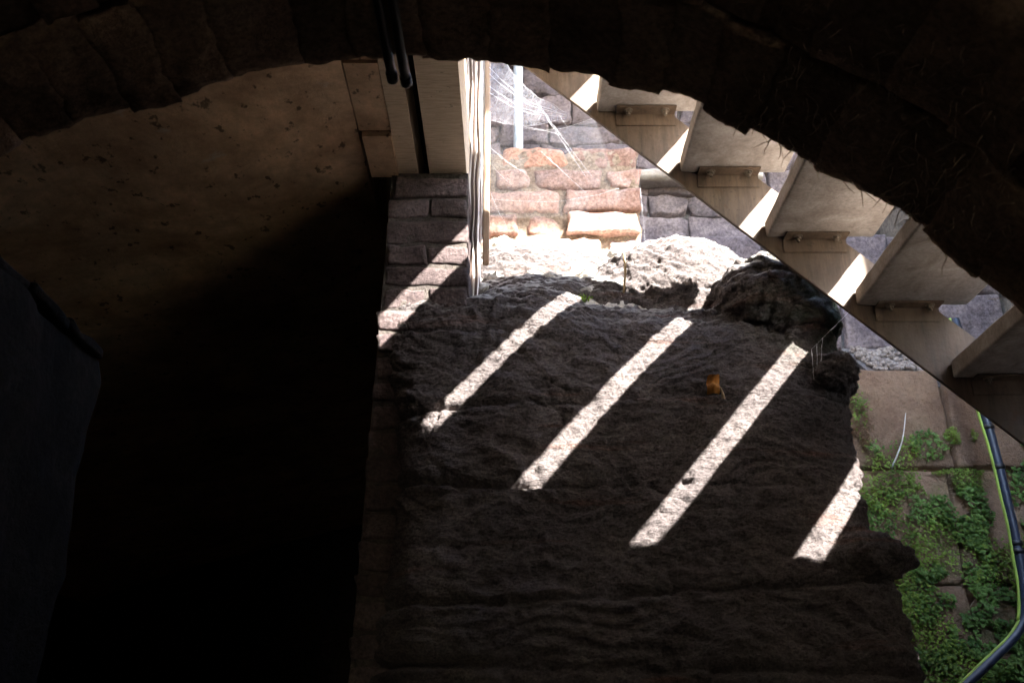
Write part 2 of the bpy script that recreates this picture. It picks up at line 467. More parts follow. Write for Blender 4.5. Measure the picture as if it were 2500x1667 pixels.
# ------------------------------------------------------------------ rock outcrop
def loft_rock():
    # z, x_left, x_right, y_front at left / at right, y_back
    sec = [(-0.2, -0.420, 1.32, 2.78, 2.62, 4.3), (0.8, -0.410, 1.25, 2.80, 2.64, 4.3), (1.5, -0.400, 1.22, 2.84, 2.66, 4.3), (1.85, -0.400, 1.15, 2.88, 2.74, 4.2),
           (2.05, -0.400, 1.13, 2.93, 2.80, 4.15), (2.2, -0.39, 1.10, 2.97, 2.87, 4.1), (2.4, -0.40, 1.11, 3.02, 2.97, 4.1), (2.6, -0.41, 1.14, 3.07, 3.05, 4.05),
           (2.8, -0.43, 1.17, 3.13, 3.16, 4.0), (2.95, -0.45, 1.19, 3.17, 3.24, 3.95), (3.06, -0.46, 1.20, 3.20, 3.37, 3.9), (3.12, -0.45, 1.17, 3.21, 3.43, 3.85), (3.16, -0.43, 1.12, 3.27, 3.5, 3.8)]
    n = 72; V = []; F = []
    for (z, xl, xr, fl, fr, yb) in sec:
        cx = (xl + xr) / 2; hx = (xr - xl) / 2
        for k in range(n):
            a = 2 * math.pi * k / n
            c, s_ = math.cos(a), math.sin(a); e = 2 / 8.
            ux = math.copysign(abs(c) ** e, c); uy = math.copysign(abs(s_) ** e, s_)
            x = cx + hx * ux
            t = (x - xl) / (xr - xl); yf = fl + (fr - fl) * t
            cy = (yf + yb) / 2; hy = (yb - yf) / 2
            V.append((x, cy + hy * uy, z))
    for i in range(len(sec) - 1):
        for k in range(n):
            F.append((i * n + k, i * n + (k + 1) % n, (i + 1) * n + (k + 1) % n, (i + 1) * n + k))
    F.append(tuple(range(n - 1, -1, -1))); F.append(tuple(range((len(sec) - 1) * n, len(sec) * n)))
    bm = bmesh.new(); bm.from_mesh(pydata(V, F))
    def blob(c, r, rot=0):
        bmesh.ops.create_icosphere(bm, subdivisions=3, radius=1, matrix=Matrix.Translation(c) @ Matrix.Rotation(rot, 4, 'Y') @ Matrix.Diagonal((*r, 1)))
    # hump beside the stair, shoulder and knobs on the right, bank under the ruined wall
    blob((.66, 3.74, 3.26), (.38, .33, .33), .05)
    blob((.99, 3.45, 3.15), (.24, .27, .19), .4)
    blob((.40, 3.74, 3.22), (.28, .28, .20))
    blob((1.06, 3.38, 3.04), (.16, .2, .12))
    blob((1.10, 3.20, 2.79), (.10, .14, .075))
    blob((1.03, 2.97, 2.12), (.165, .16, .085))
    blob((.94, 3.0, 1.76), (.22, .28, .26))
    blob((.1, 3.75, 3.22), (.40, .33, .18))
    blob((.05, 3.48, 3.1), (.3, .2, .14))
    blob((.1, 3.95, 3.40), (.5, .25, .28))
    me = bpy.data.meshes.new('rockbase'); bm.to_mesh(me); bm.free()
    o = bpy.data.objects.new('tmp', me); col.objects.link(o)
    md = o.modifiers.new('r', 'REMESH'); md.mode = 'VOXEL'; md.voxel_size = .0078
    sm = o.modifiers.new('s', 'SMOOTH'); sm.iterations = 6; sm.factor = .5
    dg = bpy.context.evaluated_depsgraph_get(); ev = o.evaluated_get(dg); out = bpy.data.meshes.new_from_object(ev)
    bpy.data.objects.remove(o)
    return out

def rock_displace(me):
    nv = len(me.vertices); co = np.empty(nv * 3, 'f'); me.vertices.foreach_get('co', co); co = co.reshape(-1, 3)
    no = np.empty(nv * 3, 'f'); me.vertices.foreach_get('normal', no); no = no.reshape(-1, 3)
    out = co.copy()
    strata = [(2.98, .0), (2.665, .03), (2.36, -.02), (2.02, .05), (1.8, -.03)]
    for i in range(nv):
        x, y, z = map(float, co[i])
        if z < 1.2: continue
        p = Vector((x, y, z)); nrm = Vector(no[i])
        front = max(0., min(1., (3.7 - y) / .3))
        d = mn.noise(p * 1.7 + Vector((3, 1, 9))) * .04 * front + mn.noise(p * 4.3) * .020
        q = Vector((x + .25 * z, y, z * 1.35))
        fb = mn.noise(Vector((x * 3.1, 7, z * 4.2))); d += (round(fb * 5) / 5 - fb) * .05 * front
        lm = z * 11 + mn.noise(p * 1.6) * 2.2 + x * .6; sw_ = lm - math.floor(lm)
        d += (.5 - sw_) * .009 * (.4 + mn.noise(p * 3 + Vector((9, 2, 4)))) * front
        d += (abs(mn.noise(q * 8)) - .25) * -.014
        d += mn.noise(q * 17 + Vector((5, 5, 5))) * .012
        d += mn.noise(q * 36) * .008 + mn.noise(p * 75) * .004
        d -= max(0., mn.noise(Vector((x * 48, y * 48, z * 70)) + mn.noise_vector(p * 30) * .6) - .05) * .012
        for zz, sl_ in strata:
            w = zz + sl_ * (x - .4) + mn.noise(Vector((x * 2.2, 4.1, zz))) * .035 + mn.noise(Vector((x * 11, 8.1, zz))) * .008
            dz = z - w
            str_ = max(0., .55 + mn.noise(Vector((x * 1.7, zz * 5, 2))) * 1.0)
            if abs(dz) < .05:
                d -= .042 * str_ * math.exp(-(dz / .013) ** 2) * front
                d += .018 * str_ * (1 if dz < 0 else -.6) * math.exp(-(dz / .03) ** 2) * front
        out[i] = co[i] + np.array(nrm * d)
    me.vertices.foreach_set('co', out.ravel()); me.update()
    me.polygons.foreach_set('use_smooth', [True] * len(me.polygons))
rme = loft_rock(); rock_displace(rme)
rock = link('rock_outcrop', rme, M['rock']); tag(rock, 'big dark layered sandstone outcrop striped with sunlight below the stair', 'rock')
bvh = BVHTree.FromPolygons([v.co.copy() for v in rme.vertices], [tuple(p.vertices) for p in rme.polygons])
def on_rock(x, z, y0=1.5):
    h = bvh.ray_cast(Vector((x, y0, z)), Vector((0, 1, 0)))
    return h[0] if h[0] else Vector((x, 3.3, z))
def rock_down(x, y):
    h = bvh.ray_cast(Vector((x, y, 6)), Vector((0, 0, -1)))
    return h[0] if h[0] else Vector((x, y, 3.2))

# ------------------------------------------------------------------ ceiling of the building on the left
CZ = 3.64
ceil = empty('slab_ceiling', (-1.2, 2.5, CZ)); tag(ceil, 'ochre stained slab ceiling with two concrete beams resting on the brick pier', 'ceiling')
def soffit_sheet(x0, x1, y0, y1, z, th, amp, seed, nx=60, ny=60):
    V = []; F = []
    for j in range(ny + 1):
        for i in range(nx + 1):
            x = x0 + (x1 - x0) * i / nx; y = y0 + (y1 - y0) * j / ny
            dx = max(0, -.548 - x) if x0 < -1 else 0
            V.append((x, y, z - .17 * dx - .03 * dx * dx + mn.noise(Vector((x * 2, y * 2, seed))) * amp + mn.noise(Vector((x * 9, y * 9, seed))) * amp * .3))
    for j in range(ny):
        for i in range(nx):
            a = j * (nx + 1) + i; F.append((a, a + nx + 1, a + nx + 2, a + 1))
    m = len(V)
    V += [(x0, y0, z + th), (x1, y0, z + th), (x1, y1, z + th), (x0, y1, z + th)]
    c = [0, nx, (ny + 1) * (nx + 1) - 1, ny * (nx + 1)]
    F.append((m, m + 1, m + 2, m + 3))
    F.append(tuple(list(range(0, nx + 1)) + [m + 1, m]))
    F.append(tuple([k * (nx + 1) + nx for k in range(ny + 1)] + [m + 2, m + 1]))
    return pydata(V, F, False)
link('plaster_panel', soffit_sheet(-4.0, -.548, 1.3, 9.0, CZ, .3, .012, 3, 80, 100), M['plaster'], ceil)
# raised strip beside the beams, in three lengths
for (ya, yb, xa, dz) in ((1.3, 2.6, -.548, .012), (2.605, 2.98, -.543, .004), (2.99, 3.26, -.534, -.014)):
    link('plaster_strip', soffit_sheet(xa, -.431, ya, yb, CZ + dz, .25, .004, 8, 8, 16), M['plaster'], ceil)
link('concrete_beam', soffit_sheet(-.429, -.356, 1.3, 3.45, CZ, .35, .003, 5, 8, 40), M['beam'], ceil)
link('concrete_beam', soffit_sheet(-.313, -.172, 1.3, 3.45, CZ - .004, .35, .003, 6, 8, 40), M['beam'], ceil)
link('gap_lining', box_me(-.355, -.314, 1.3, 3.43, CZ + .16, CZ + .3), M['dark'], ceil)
bld = link('building_block', box_me(-4.2, -.2, 1.3, 9.3, CZ + .36, 11.0), M['slab']); tag(bld, 'rendered building body standing on the slab ceiling, out of view', 'building')
sp = link('light_stop_wall', pydata([(x, y, z) for y in (1.1, 1.36) for x, z in ((-4.2, -.1), (-1.56, -.1), (-1.56, 2.6), (-1.2, 2.86), (-.2, 3.1), (-.2, CZ + .3), (-4.2, CZ + .3))],
     [(0, 1, 2, 3, 4, 5, 6), (13, 12, 11, 10, 9, 8, 7)] + [((k + 1) % 7, k, k + 7, (k + 1) % 7 + 7) for k in range(7)]), M['vault_mortar']); tag(sp, 'added wall stopping light between vault and slab ceiling, out of view', 'wall')  # unseen, added to keep stray light off the soffit and passage
pw = empty('passage_wall', (-2, 6, 0)); tag(pw, 'near black rear wall of the passage left of the brick pier', 'wall')
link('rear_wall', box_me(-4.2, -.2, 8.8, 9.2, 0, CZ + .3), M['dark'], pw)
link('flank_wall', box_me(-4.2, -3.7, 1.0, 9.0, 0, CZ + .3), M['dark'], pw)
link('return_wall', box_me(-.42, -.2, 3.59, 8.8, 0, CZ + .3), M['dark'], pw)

# low stone wall end on the left, with a horizontal ledge
lw = empty('low_side_wall', (-1.3, 2.0, 0)); tag(lw, 'dim grey stone side wall at lower left, topped by a ledge', 'wall')
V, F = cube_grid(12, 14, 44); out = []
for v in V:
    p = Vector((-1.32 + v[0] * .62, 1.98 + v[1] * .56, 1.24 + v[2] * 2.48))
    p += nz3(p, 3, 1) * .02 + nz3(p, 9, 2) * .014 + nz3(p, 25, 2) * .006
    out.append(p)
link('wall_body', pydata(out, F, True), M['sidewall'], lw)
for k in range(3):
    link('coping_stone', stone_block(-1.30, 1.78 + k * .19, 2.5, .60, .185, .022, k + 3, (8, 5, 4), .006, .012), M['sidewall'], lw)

# ------------------------------------------------------------------ brick pier
PY = 3.24
pier = empty('brick_pier', (-.31, PY + .15, 0)); tag(pier, 'brown brick pier standing behind the rock and carrying the two beams', 'pier')
z = 3.615; k = 0
def pier_left(z): return -.465 - .028 * (3.6 - z) * (1 if z < 3.1 else .2)
link('mortar_core', pydata([(x, y, zz) for zz, xl in ((0, -.555), (3.635, -.455)) for x, y in ((xl, PY + .009), (-.166, PY + .009), (-.166, PY + .34), (xl, PY + .34))],
     [(3, 2, 1, 0), (4, 5, 6, 7), (0, 1, 5, 4), (1, 2, 6, 5), (2, 3, 7, 6), (3, 0, 4, 7)]), M['pier_mortar'], pier)
hs = [.091, .088, .107, .088, .086]
while z > 1.2:
    h = hs[k] if k < 5 else rnd.uniform(.084, .10)
    xl = pier_left(z); xr = -.157
    if k == 0: xl += .02
    cuts = [xl, xr] if k % 2 == 0 else [xl, xl + (xr - xl) * rnd.uniform(.46, .54), xr]
    for a, b in zip(cuts, cuts[1:]):
        j = rnd.uniform(-.006, .006)
        link('brick', stone_block((a + b) / 2 + j, PY + .172 + rnd.uniform(-.006, .006), z - h / 2, b - a - .012, .345, h - .012, k * 3 + a, (10, 6, 6), .008, .009, 13, .005), M['pier'], pier)
    z -= h; k += 1

# ------------------------------------------------------------------ weathered timber post beside the pier
post = empty('timber_post', (-.17, 3.55, 3.1)); tag(post, 'bleached peeling timber post glowing in sunlight beside the brick pier', 'post')
xs = [-.262, -.226, -.199, -.176, -.158, -.142, -.122]
for i, (a, b) in enumerate(zip(xs, xs[1:])):
    V = []; F = []; n = 40; dep = [.0, -.010, .004, -.012, .0, -.008][i]
    for j in range(n + 1):
        zz = 3.12 + 1.75 * j / n
        w0 = a + mn.noise(Vector((zz * 5, i * 2.2, 1))) * .012 + .003; w1 = b + mn.noise(Vector((zz * 5, (i + 1) * 2.2, 1))) * .012 - .003 - abs(mn.noise(Vector((zz * 9, i, 4)))) * .006
        dd = dep + mn.noise(Vector((zz * 2.2, i * 5, 8))) * .012
        V += [(w0, 3.55, zz), (w0 + .002, 3.462 + dd, zz), ((w0 + w1) / 2, 3.454 + dd, zz), (w1 - .002, 3.462 + dd, zz), (w1, 3.55, zz)]
    for j in range(n):
        o = j * 5
        for q in range(4): F.append((o + q, o + q + 1, o + q + 6, o + q + 5))
    link('splinter_lath', pydata(V, F), M['post'], post)
link('post_core', box_me(-.262, -.125, 3.475, 3.6, 3.1, 4.9), M['post_core'], post)
link('edge_strip', box_me(-.119, -.092, 3.56, 3.60, 3.42, 4.9, .006, 2), M['strip'], post)

# ------------------------------------------------------------------ ruined brick wall on the ledge
ruin = empty('ruined_brick_wall', (.25, 3.98, 3.5)); tag(ruin, 'broken stub of orange brick wall on the sunlit ledge', 'wall')
def core(x0, x1, y0, y1, z0, z1, seed):
    V, F = cube_grid(30, 10, 26); out = []
    for v in V:
        p = Vector(((x0 + x1) / 2 + v[0] * (x1 - x0), (y0 + y1) / 2 + v[1] * (y1 - y0), (z0 + z1) / 2 + v[2] * (z1 - z0)))
        p += nz3(p, 9, seed) * .018 + nz3(p, 26, seed) * .014 + nz3(p, 60, seed) * .006
        out.append(p)
    return pydata(out, F, True)
link('mortar_core', core(-.10, .575, 3.925, 4.18, 3.3, 4.18, 4), M['ruin_mortar'], ruin)
rows = [(4.205, 4.085, [(-.052, .252), (.272, .585)]), (4.078, 3.968, [(-.08, .085), (.095, .415), (.432, .588)]),
        (3.962, 3.845, [(-.125, .215), (.235, .585)]), (3.838, 3.725, [(-.135, .03), (.065, .225), (.24, .57)]), (3.715, 3.60, [(-.15, .12), (.14, .40), (.42, .56)])]
for r, (zt, zb, bs) in enumerate(rows):
    for q, (a, b) in enumerate(bs):
        s_ = r * 7 + q
        o = link('brick', stone_block((a + b) / 2, 4.02 + (.012 if r == 0 else 0) - (.03 if (r, q) in ((2, 1), (3, 2)) else 0) + rnd.uniform(-.012, .012), (zt + zb) / 2, b - a - .012, .22, zt - zb - .012, s_,
                 (12, 7, 7), .013, .014, 14, .012), M['ruin_orange'] if (r, q) in ((0, 0),) else M['ruin'], ruin)
link('cap_slab', stone_block(.31, 4.22, 4.30, .36, .22, .05, 77, (10, 6, 2), .012, .006), M['far'], ruin)

# rubble on the bank under the wall
def bank():
    V = []; F = []; nx, ny = 90, 60
    for j in range(ny + 1):
        for i in range(nx + 1):
            x = -.16 + .72 * i / nx; t = j / ny; y = 3.46 + .52 * t
            z = 3.19 + .50 * t ** .8 - .05 * math.sin(math.pi * t) * (1 - abs(x - .1)) - .12 * max(0, x - .25)
            p = Vector((x, y, z))
            z += mn.noise(p * 6) * .03 + (abs(mn.noise(p * 15)) - .2) * .035 + mn.noise(p * 38) * .012 + mn.noise(p * 80) * .006
            V.append((x, y + mn.noise(p * 14 + Vector((3, 3, 3))) * .015, z))
    for j in range(ny):
        for i in range(nx):
            a = j * (nx + 1) + i; F.append((a, a + 1, a + nx + 2, a + nx + 1))
    m = len(V); V += [(-.16, 3.46, 3.0), (.56, 3.46, 3.0), (.56, 3.98, 3.0), (-.16, 3.98, 3.0)]
    F += [tuple([m] + list(range(0, nx + 1)) + [m + 1])[::-1], tuple([m + 3, m] + [k * (nx + 1) for k in range(ny + 1)])[::-1]]
    return pydata(V, F, True)
bk_me = bank()
bk = link('rubble_bank', bk_me, M['rubble']); tag(bk, 'bank of crumbled pale mortar and earth glaring in the sun under the ruined wall', 'rubble', kind='stuff')
bk_bvh = BVHTree.FromPolygons([v.co.copy() for v in bk_me.vertices], [tuple(p.vertices) for p in bk_me.polygons])
protos = [stone_block(0, 0, 0, 1, 1, 1, 50 + i, (6, 6, 6), .22, .22, 1.6, .22) for i in range(7)]
for p_ in protos: p_.materials.append(M['rubble'])
for i in range(60):
    x = rnd.uniform(-.14, .54); y = rnd.uniform(3.5, 3.93)
    s_ = rnd.choice([.02, .03, .04, .05, .07, .09]) * rnd.uniform(.8, 1.2)
    h_ = bk_bvh.ray_cast(Vector((x, y, 6)), Vector((0, 0, -1)))[0]
    o = link('rubble_stone', protos[i % 7]); o.location = (x, y, h_.z + s_ * .05)
    o.scale = (s_ * rnd.uniform(.9, 1.5), s_, s_ * rnd.uniform(.6, .9)); o.rotation_euler = (rnd.uniform(-.5, .5), rnd.uniform(-.5, .5), rnd.uniform(0, 6))
    tag(o, 'pale sunlit rubble stone half buried in the bank under the ruined brick wall', 'stone', 'rubble stones on the bank')

# ------------------------------------------------------------------ open riser stair
stair = empty('open_stair', (1.0, 2.6, 0)); tag(stair, 'tan steel open riser staircase with concrete treads seen from below', 'staircase')
YF = 3.1; YN = 1.80; SLOPE = -.93
def low(x): return 3.185 + SLOPE * (x - .947)
def stringer(y0, y1, x0, x1, dep):
    return pydata([(x, y, low(x) + d) for y in (y0, y1) for x, d in ((x0, 0), (x1, 0), (x1, dep), (x0, dep))],
                  [(0, 1, 2, 3), (7, 6, 5, 4), (4, 5, 1, 0), (5, 6, 2, 1), (6, 7, 3, 2), (7, 4, 0, 3)])
def bevelled(me, o):
    bm = bmesh.new(); bm.from_mesh(me); bmesh.ops.recalc_face_normals(bm, faces=bm.faces[:]); bmesh.ops.bevel(bm, geom=bm.edges[:], offset=o, segments=2, affect='EDGES'); bm.to_mesh(me); bm.free(); return me
for ya, yb in ((YF, YF + .014), (YN - .014, YN)):
    link('stringer', bevelled(stringer(ya, yb, -.15, 3.2, .285), .002), M['steel'], stair)
tread_me = None
for i in range(-2, 8):
    x0 = .614 + .2836 * i - (.035 if i == -2 else 0); z0 = 3.54 - .2632 * i
    tr = link('tread', stone_block(x0 + .185, (YF + YN) / 2, z0 + .03, .378 + (.02 if i == -1 else 0), YF - YN - .012, .06, 20 + i, (14, 34, 4), .007, .0025, 16), M['tread'], stair)
    for side, yy, sg in (('f', YF, -1), ('n', YN, 1)):
        br = link('bracket', bevelled(pydata(*[(lambda xa, xb, t, w: ([(x, yy + sg * y_, z0 - .003 - zz) for x in (xa, xb) for y_, zz in ((0.001, 0), (w, 0), (w, t), (t, t), (t, w), (.001, w))],
              [(0, 1, 2, 3, 4, 5), (11, 10, 9, 8, 7, 6)] + [(k_, (k_ + 1) % 6, (k_ + 1) % 6 + 6, k_ + 6) for k_ in range(6)]))(x0 + .055, x0 + .275, .006, .055)][0]), .0012), M['steel'], stair)
        for bx in (x0 + .10, x0 + .235):
            bm = bmesh.new()
            bmesh.ops.create_cone(bm, cap_ends=True, segments=20, radius1=.016, radius2=.016, depth=.003, matrix=Matrix.Translation((bx, yy + sg * .031, z0 - .0108)))
            bmesh.ops.create_cone(bm, cap_ends=True, segments=6, radius1=.0115, radius2=.0108, depth=.010, matrix=Matrix.Translation((bx, yy + sg * .031, z0 - .0175)) @ Matrix.Rotation(rnd.uniform(0, 1), 4, 'Z'))
            bmesh.ops.create_cone(bm, cap_ends=True, segments=12, radius1=.006, radius2=.006, depth=.008, matrix=Matrix.Translation((bx, yy + sg * .031, z0 - .0265)))
            me = bpy.data.meshes.new('m'); bm.to_mesh(me); bm.free()
            b_ = bpy.data.objects.new('bolt', me); col.objects.link(b_); me.materials.append(M['bolt']); b_.parent = br
            b_.matrix_parent_inverse = Matrix.Identity(4)

# ------------------------------------------------------------------ far walls
def block_wall(name, label, x0, x1, yf, th, courses, wid, mat, mortar, seed, rough=.012, jx=0):
    w = empty(name, ((x0 + x1) / 2, yf, courses[0])); tag(w, label, 'wall')
    link('mortar', box_me(x0 + .01, x1 - .01, yf + .03, yf + th, courses[0], courses[-1] - .01), mortar, w)
    for r, (za, zb) in enumerate(zip(courses, courses[1:])):
        x = x0
        first = True
        while x < x1 - .02:
            ww = rnd.uniform(*wid) * (rnd.uniform(.4, .9) if first else 1); first = False
            xe = min(x1, x + ww)
            if x1 - xe < .08: xe = x1
            link('stone', stone_block((x + xe) / 2, yf + th / 2 - .02 + rnd.uniform(-.008, .008), (za + zb) / 2, xe - x - .01, th, zb - za - .01, seed + r * 31 + x, (8, 2, 6), .012, rough, 8, .006), mat, w)
            x = xe
    return w
block_wall('far_wall', 'shaded grey violet stone wall in the background behind the cobweb', -.6, 2.58, 6.2, .4, [2.4, 2.75, 3.05, 3.4, 3.75, 4.0, 4.25, 4.45, 4.7, 4.88, 5.12, 5.3, 5.5, 5.72, 5.9, 6.15, 6.4, 6.6, 6.9, 7.2], (.22, .55), M['far'], M['far_mortar'], 3, .035)
link_ = link('far_ledge', stone_block(1.3, 6.12, 5.38, .95, .2, .07, 5, (14, 3, 3), .015, .006), M['tread']); tag(link_, 'pale flat stone ledge projecting from the far wall', 'ledge')
dp = link('downpipe', tube_me([(.045, 6.06, 3.0), (.045, 6.06, 7.0)], .035, 12), M['galv']); tag(dp, 'pale blue vertical downpipe on the far wall behind the cobweb', 'pipe')
mw = block_wall('mossy_wall', 'reddish sandstone retaining wall with moss and small plants right of the outcrop', .9, 2.58, 4.4, .35, [0, .45, .93, 1.38, 1.83, 2.275, 2.79, 3.285], (.55, .9), M['mosswall'], M['mosswall'], 9, .016)
uw = block_wall('upper_garden_wall', 'pale lit stones stepping back above the mossy wall under the stair', .55, 2.58, 4.78, .3, [3.1, 3.52, 3.85, 4.2], (.45, .8), M['far'], M['far_mortar'], 17, .02)
pk = empty('pebble_bank', (1.9, 4.6, 3.28)); tag(pk, 'patch of small pale pebbles packed on top of the mossy wall', 'pebbles', kind='stuff')
V = []; F = []; base = cube_grid(2, 2, 2)
for i in range(420):
    c = Vector((rnd.uniform(1.72, 2.3), rnd.uniform(4.42, 4.72), 0)); c.z = 3.28 + (c.y - 4.42) * .75 + rnd.uniform(0, .02)
    s_ = rnd.uniform(.012, .026); rot = Matrix.Rotation(rnd.uniform(0, 6), 3, 'Z') @ Matrix.Rotation(rnd.uniform(-1, 1), 3, 'X'); o = len(V)
    for v in base[0]:
        q = Vector(v); q = q.normalized() * (.5 * .8) + q * .3 if q.length > 0 else q
        V.append(c + rot @ Vector((q.x * s_ * 1.5, q.y * s_ * 1.1, q.z * s_)))
    F += [tuple(j + o for j in f) for f in base[1]]
link('pebbles', pydata(V, F, True), M['pebble'], pk)['kind'] = 'stuff'
link('bedding', pydata([(1.7, 4.42, 3.2), (2.35, 4.42, 3.2), (2.35, 4.78, 3.2), (1.7, 4.78, 3.2), (1.7, 4.42, 3.27), (2.35, 4.42, 3.27), (2.35, 4.78, 3.54), (1.7, 4.78, 3.54)],
     [(3, 2, 1, 0), (4, 5, 6, 7), (0, 1, 5, 4), (1, 2, 6, 5), (2, 3, 7, 6), (3, 0, 4, 7)]), M['far_mortar'], pk)
sw = link('side_sun_blocker', box_me(2.6, 3.4, 1.45, 7.0, 0, 5.1), M['slab']); tag(sw, 'added block on the right keeping sun off the mossy wall, out of view', 'building')  # unseen, added to shade the mossy wall and lowest stringer gap
ob = link('overhead_sun_blocker', box_me(-1, 9, -.4, 1.0, 8.10, 12), M['slab']); tag(ob, 'added block high above the vault cutting off the sun, out of view', 'sun blocker')  # unseen, added to shade the far wall and top of the ruin

# ------------------------------------------------------------------ plants on the mossy wall
def leaf_clump(name, label, c, rx, rz, n, mat, size, depth=.07):
    t = empty(name, (c[0], 4.38, c[1])); tag(t, label, 'plant', 'small plants on the mossy wall')
    V = []; F = []; SV = []; SF = []
    for i in range(n):
        a = rnd.uniform(0, 2 * math.pi); r = math.sqrt(rnd.random())
        x = c[0] + rx * r * math.cos(a); zz = c[1] + rz * r * math.sin(a)
        if mn.noise(Vector((x * 9, 2, zz * 9))) < -.12: continue
        y = 4.375 - rnd.random() ** 1.5 * depth * (1 - r * .6)
        L = size * rnd.uniform(.6, 1.3); w = L * rnd.uniform(.55, .85)
        nrm = Vector((rnd.uniform(-.6, .6), -1, rnd.uniform(-.1, 1.1))).normalized()
        u = nrm.orthogonal().normalized(); u.rotate(Matrix.Rotation(rnd.uniform(0, 6.28), 3, nrm)); b = nrm.cross(u)
        o = len(V); p = Vector((x, y, zz))
        V += [p - u * L * .5, p - u * L * .1 + b * w * .5 - nrm * L * .06, p + u * L * .3 + b * w * .35 - nrm * L * .08, p + u * L * .5, p + u * L * .3 - b * w * .35 - nrm * L * .08, p - u * L * .1 - b * w * .5 - nrm * L * .06, p + u * L * .1 + nrm * L * .05]
        F += [(o, o + 1, o + 6), (o + 1, o + 2, o + 6), (o + 2, o + 3, o + 6), (o + 3, o + 4, o + 6), (o + 4, o + 5, o + 6), (o + 5, o, o + 6)]
        if i % 6 == 0:
            v, f = tube([Vector((x + rnd.uniform(-.03, .03), 4.385, zz - rnd.uniform(.0, .04))), p + nrm * -.004], [.0018, .0010], 4, False)
            q = len(SV); SV += v; SF += [tuple(j + q for j in ff) for ff in f]
    tag(link('leaves', pydata(V, F, False), mat, t), kind='stuff')
    if SV: tag(link('stem', pydata(SV, SF, True), M['stalk'], t), kind='stuff')
    return t
CL = [('trailing_plant', 'small leafy tuft beside the tall joint near the top of the mossy wall', (1.90, 2.90), .10, .07, 60, 'leaf', .026),
      ('moss_cushion', 'bright green moss cushion high on the mossy wall', (2.05, 2.945), .075, .045, 420, 'leaf2', .011),
      ('trailing_plant', 'pair of little green leaves under the highest tuft', (1.66, 2.90), .05, .05, 26, 'leaf', .024),
      ('trailing_plant', 'dry reddish weed on the mossy wall beside the outcrop', (1.60, 3.0), .06, .11, 120, 'leaf3', .016),
      ('trailing_plant', 'sparse yellowish creeper on the top block of the mossy wall', (1.60, 3.18), .05, .10, 60, 'leaf2', .013),
      ('moss_cushion', 'long green moss streak below the bright cushion', (2.02, 2.74), .16, .05, 600, 'leaf2', .011),
      ('trailing_plant', 'bushy green plant hanging in the middle of the mossy wall', (2.0, 2.58), .16, .15, 330, 'leaf', .028),
      ('trailing_plant', 'spreading small leaved plant next to the outcrop at mid height', (1.68, 2.58), .19, .11, 340, 'leaf', .021),
      ('trailing_plant', 'drooping tail of leaves beneath the bushy green plant', (2.03, 2.38), .07, .14, 150, 'leaf', .027),
      ('trailing_plant', 'green tuft on the lower joint just above the rock knob', (1.80, 2.32), .08, .05, 110, 'leaf', .026),
      ('trailing_plant', 'dark leafy fringe right of the blue black pipe', (2.33, 2.75), .10, .38, 330, 'leaf', .030),
      ('trailing_plant', 'leafy patch left of the pipe below the lower joint', (2.08, 2.16), .17, .13, 260, 'leaf', .029),
      ('trailing_plant', 'low leafy patch against the outcrop below the rock knob', (1.72, 2.08), .16, .16, 330, 'leaf', .027),
      ('trailing_plant', 'dense leaf mass above the elbow of the pipe', (2.0, 1.93), .22, .13, 520, 'leaf', .030),
      ('trailing_plant', 'lowest dense foliage at the foot of the visible mossy wall', (1.86, 1.74), .32, .13, 620, 'leaf', .030)]
CL += [('trailing_plant', 'wiry tuft with few leaves above the middle joint of the mossy wall', (1.86, 2.72), .13, .06, 70, 'leaf2', .018),
       ('trailing_plant', 'shady creeper beside the pipe between its upper clamps', (2.04, 2.5), .05, .1, 120, 'leaf', .022),
       ('trailing_plant', 'loose leaves scattered over the block left of the pipe elbow', (1.86, 2.24), .2, .08, 130, 'leaf', .023),
       ('trailing_plant', 'leafy strip hugging the outcrop edge at the frame bottom', (1.56, 1.86), .12, .12, 240, 'leaf', .028),
       ('trailing_plant', 'dark foliage in the lower right corner behind the pipe', (2.22, 1.95), .16, .3, 420, 'leaf', .03)]
for a in CL: leaf_clump(a[0], a[1], a[2], a[3], a[4], int(a[5] * 2.4), M[a[6]], a[7] * .78)
def creeper():
    V = []; F = []
    def add(x, zz, L, y):
        p = Vector((x, y, zz)); nrm = Vector((rnd.uniform(-.7, .7), -1, rnd.uniform(0, 1.2))).normalized()
        u = nrm.orthogonal().normalized(); u.rotate(Matrix.Rotation(rnd.uniform(0, 6.28), 3, nrm)); b = nrm.cross(u); o = len(V); w = L * .38
        V.extend([p - u * L * .5, p + b * w - nrm * L * .1, p + u * L * .5, p - b * w - nrm * L * .1]); F.append((o, o + 1, o + 2, o + 3))
    n = 0
    while n < 16000:
        x = rnd.uniform(1.35, 2.55); zz = rnd.uniform(1.55, 3.2)
        d = mn.noise(Vector((x * 3.2, 1.5, zz * 3.2))) + .5 * mn.noise(Vector((x * 9, 3.5, zz * 9))) + (2.55 - zz) * .55
        if d < .12 + rnd.random() * .5: n += .15; continue
        add(x, zz, rnd.uniform(.008, .020), 4.365 - rnd.random() ** 2 * .045); n += 1
    return pydata(V, F)
tag(link('wall_creeper', creeper(), M['leaf4']), 'fine bright creeper and moss spreading over the mossy wall', 'creeper', kind='stuff')
tw = link('bare_stalk', tube_me(spline([(1.70, 4.34, 2.78), (1.755, 4.31, 2.90), (1.80, 4.33, 3.04)], 4), [.0035] * 4 + [.0025] * 4 + [.0015], 5), M['post']); tag(tw, 'pale bare straight stalk leaning on the mossy wall', 'twig')

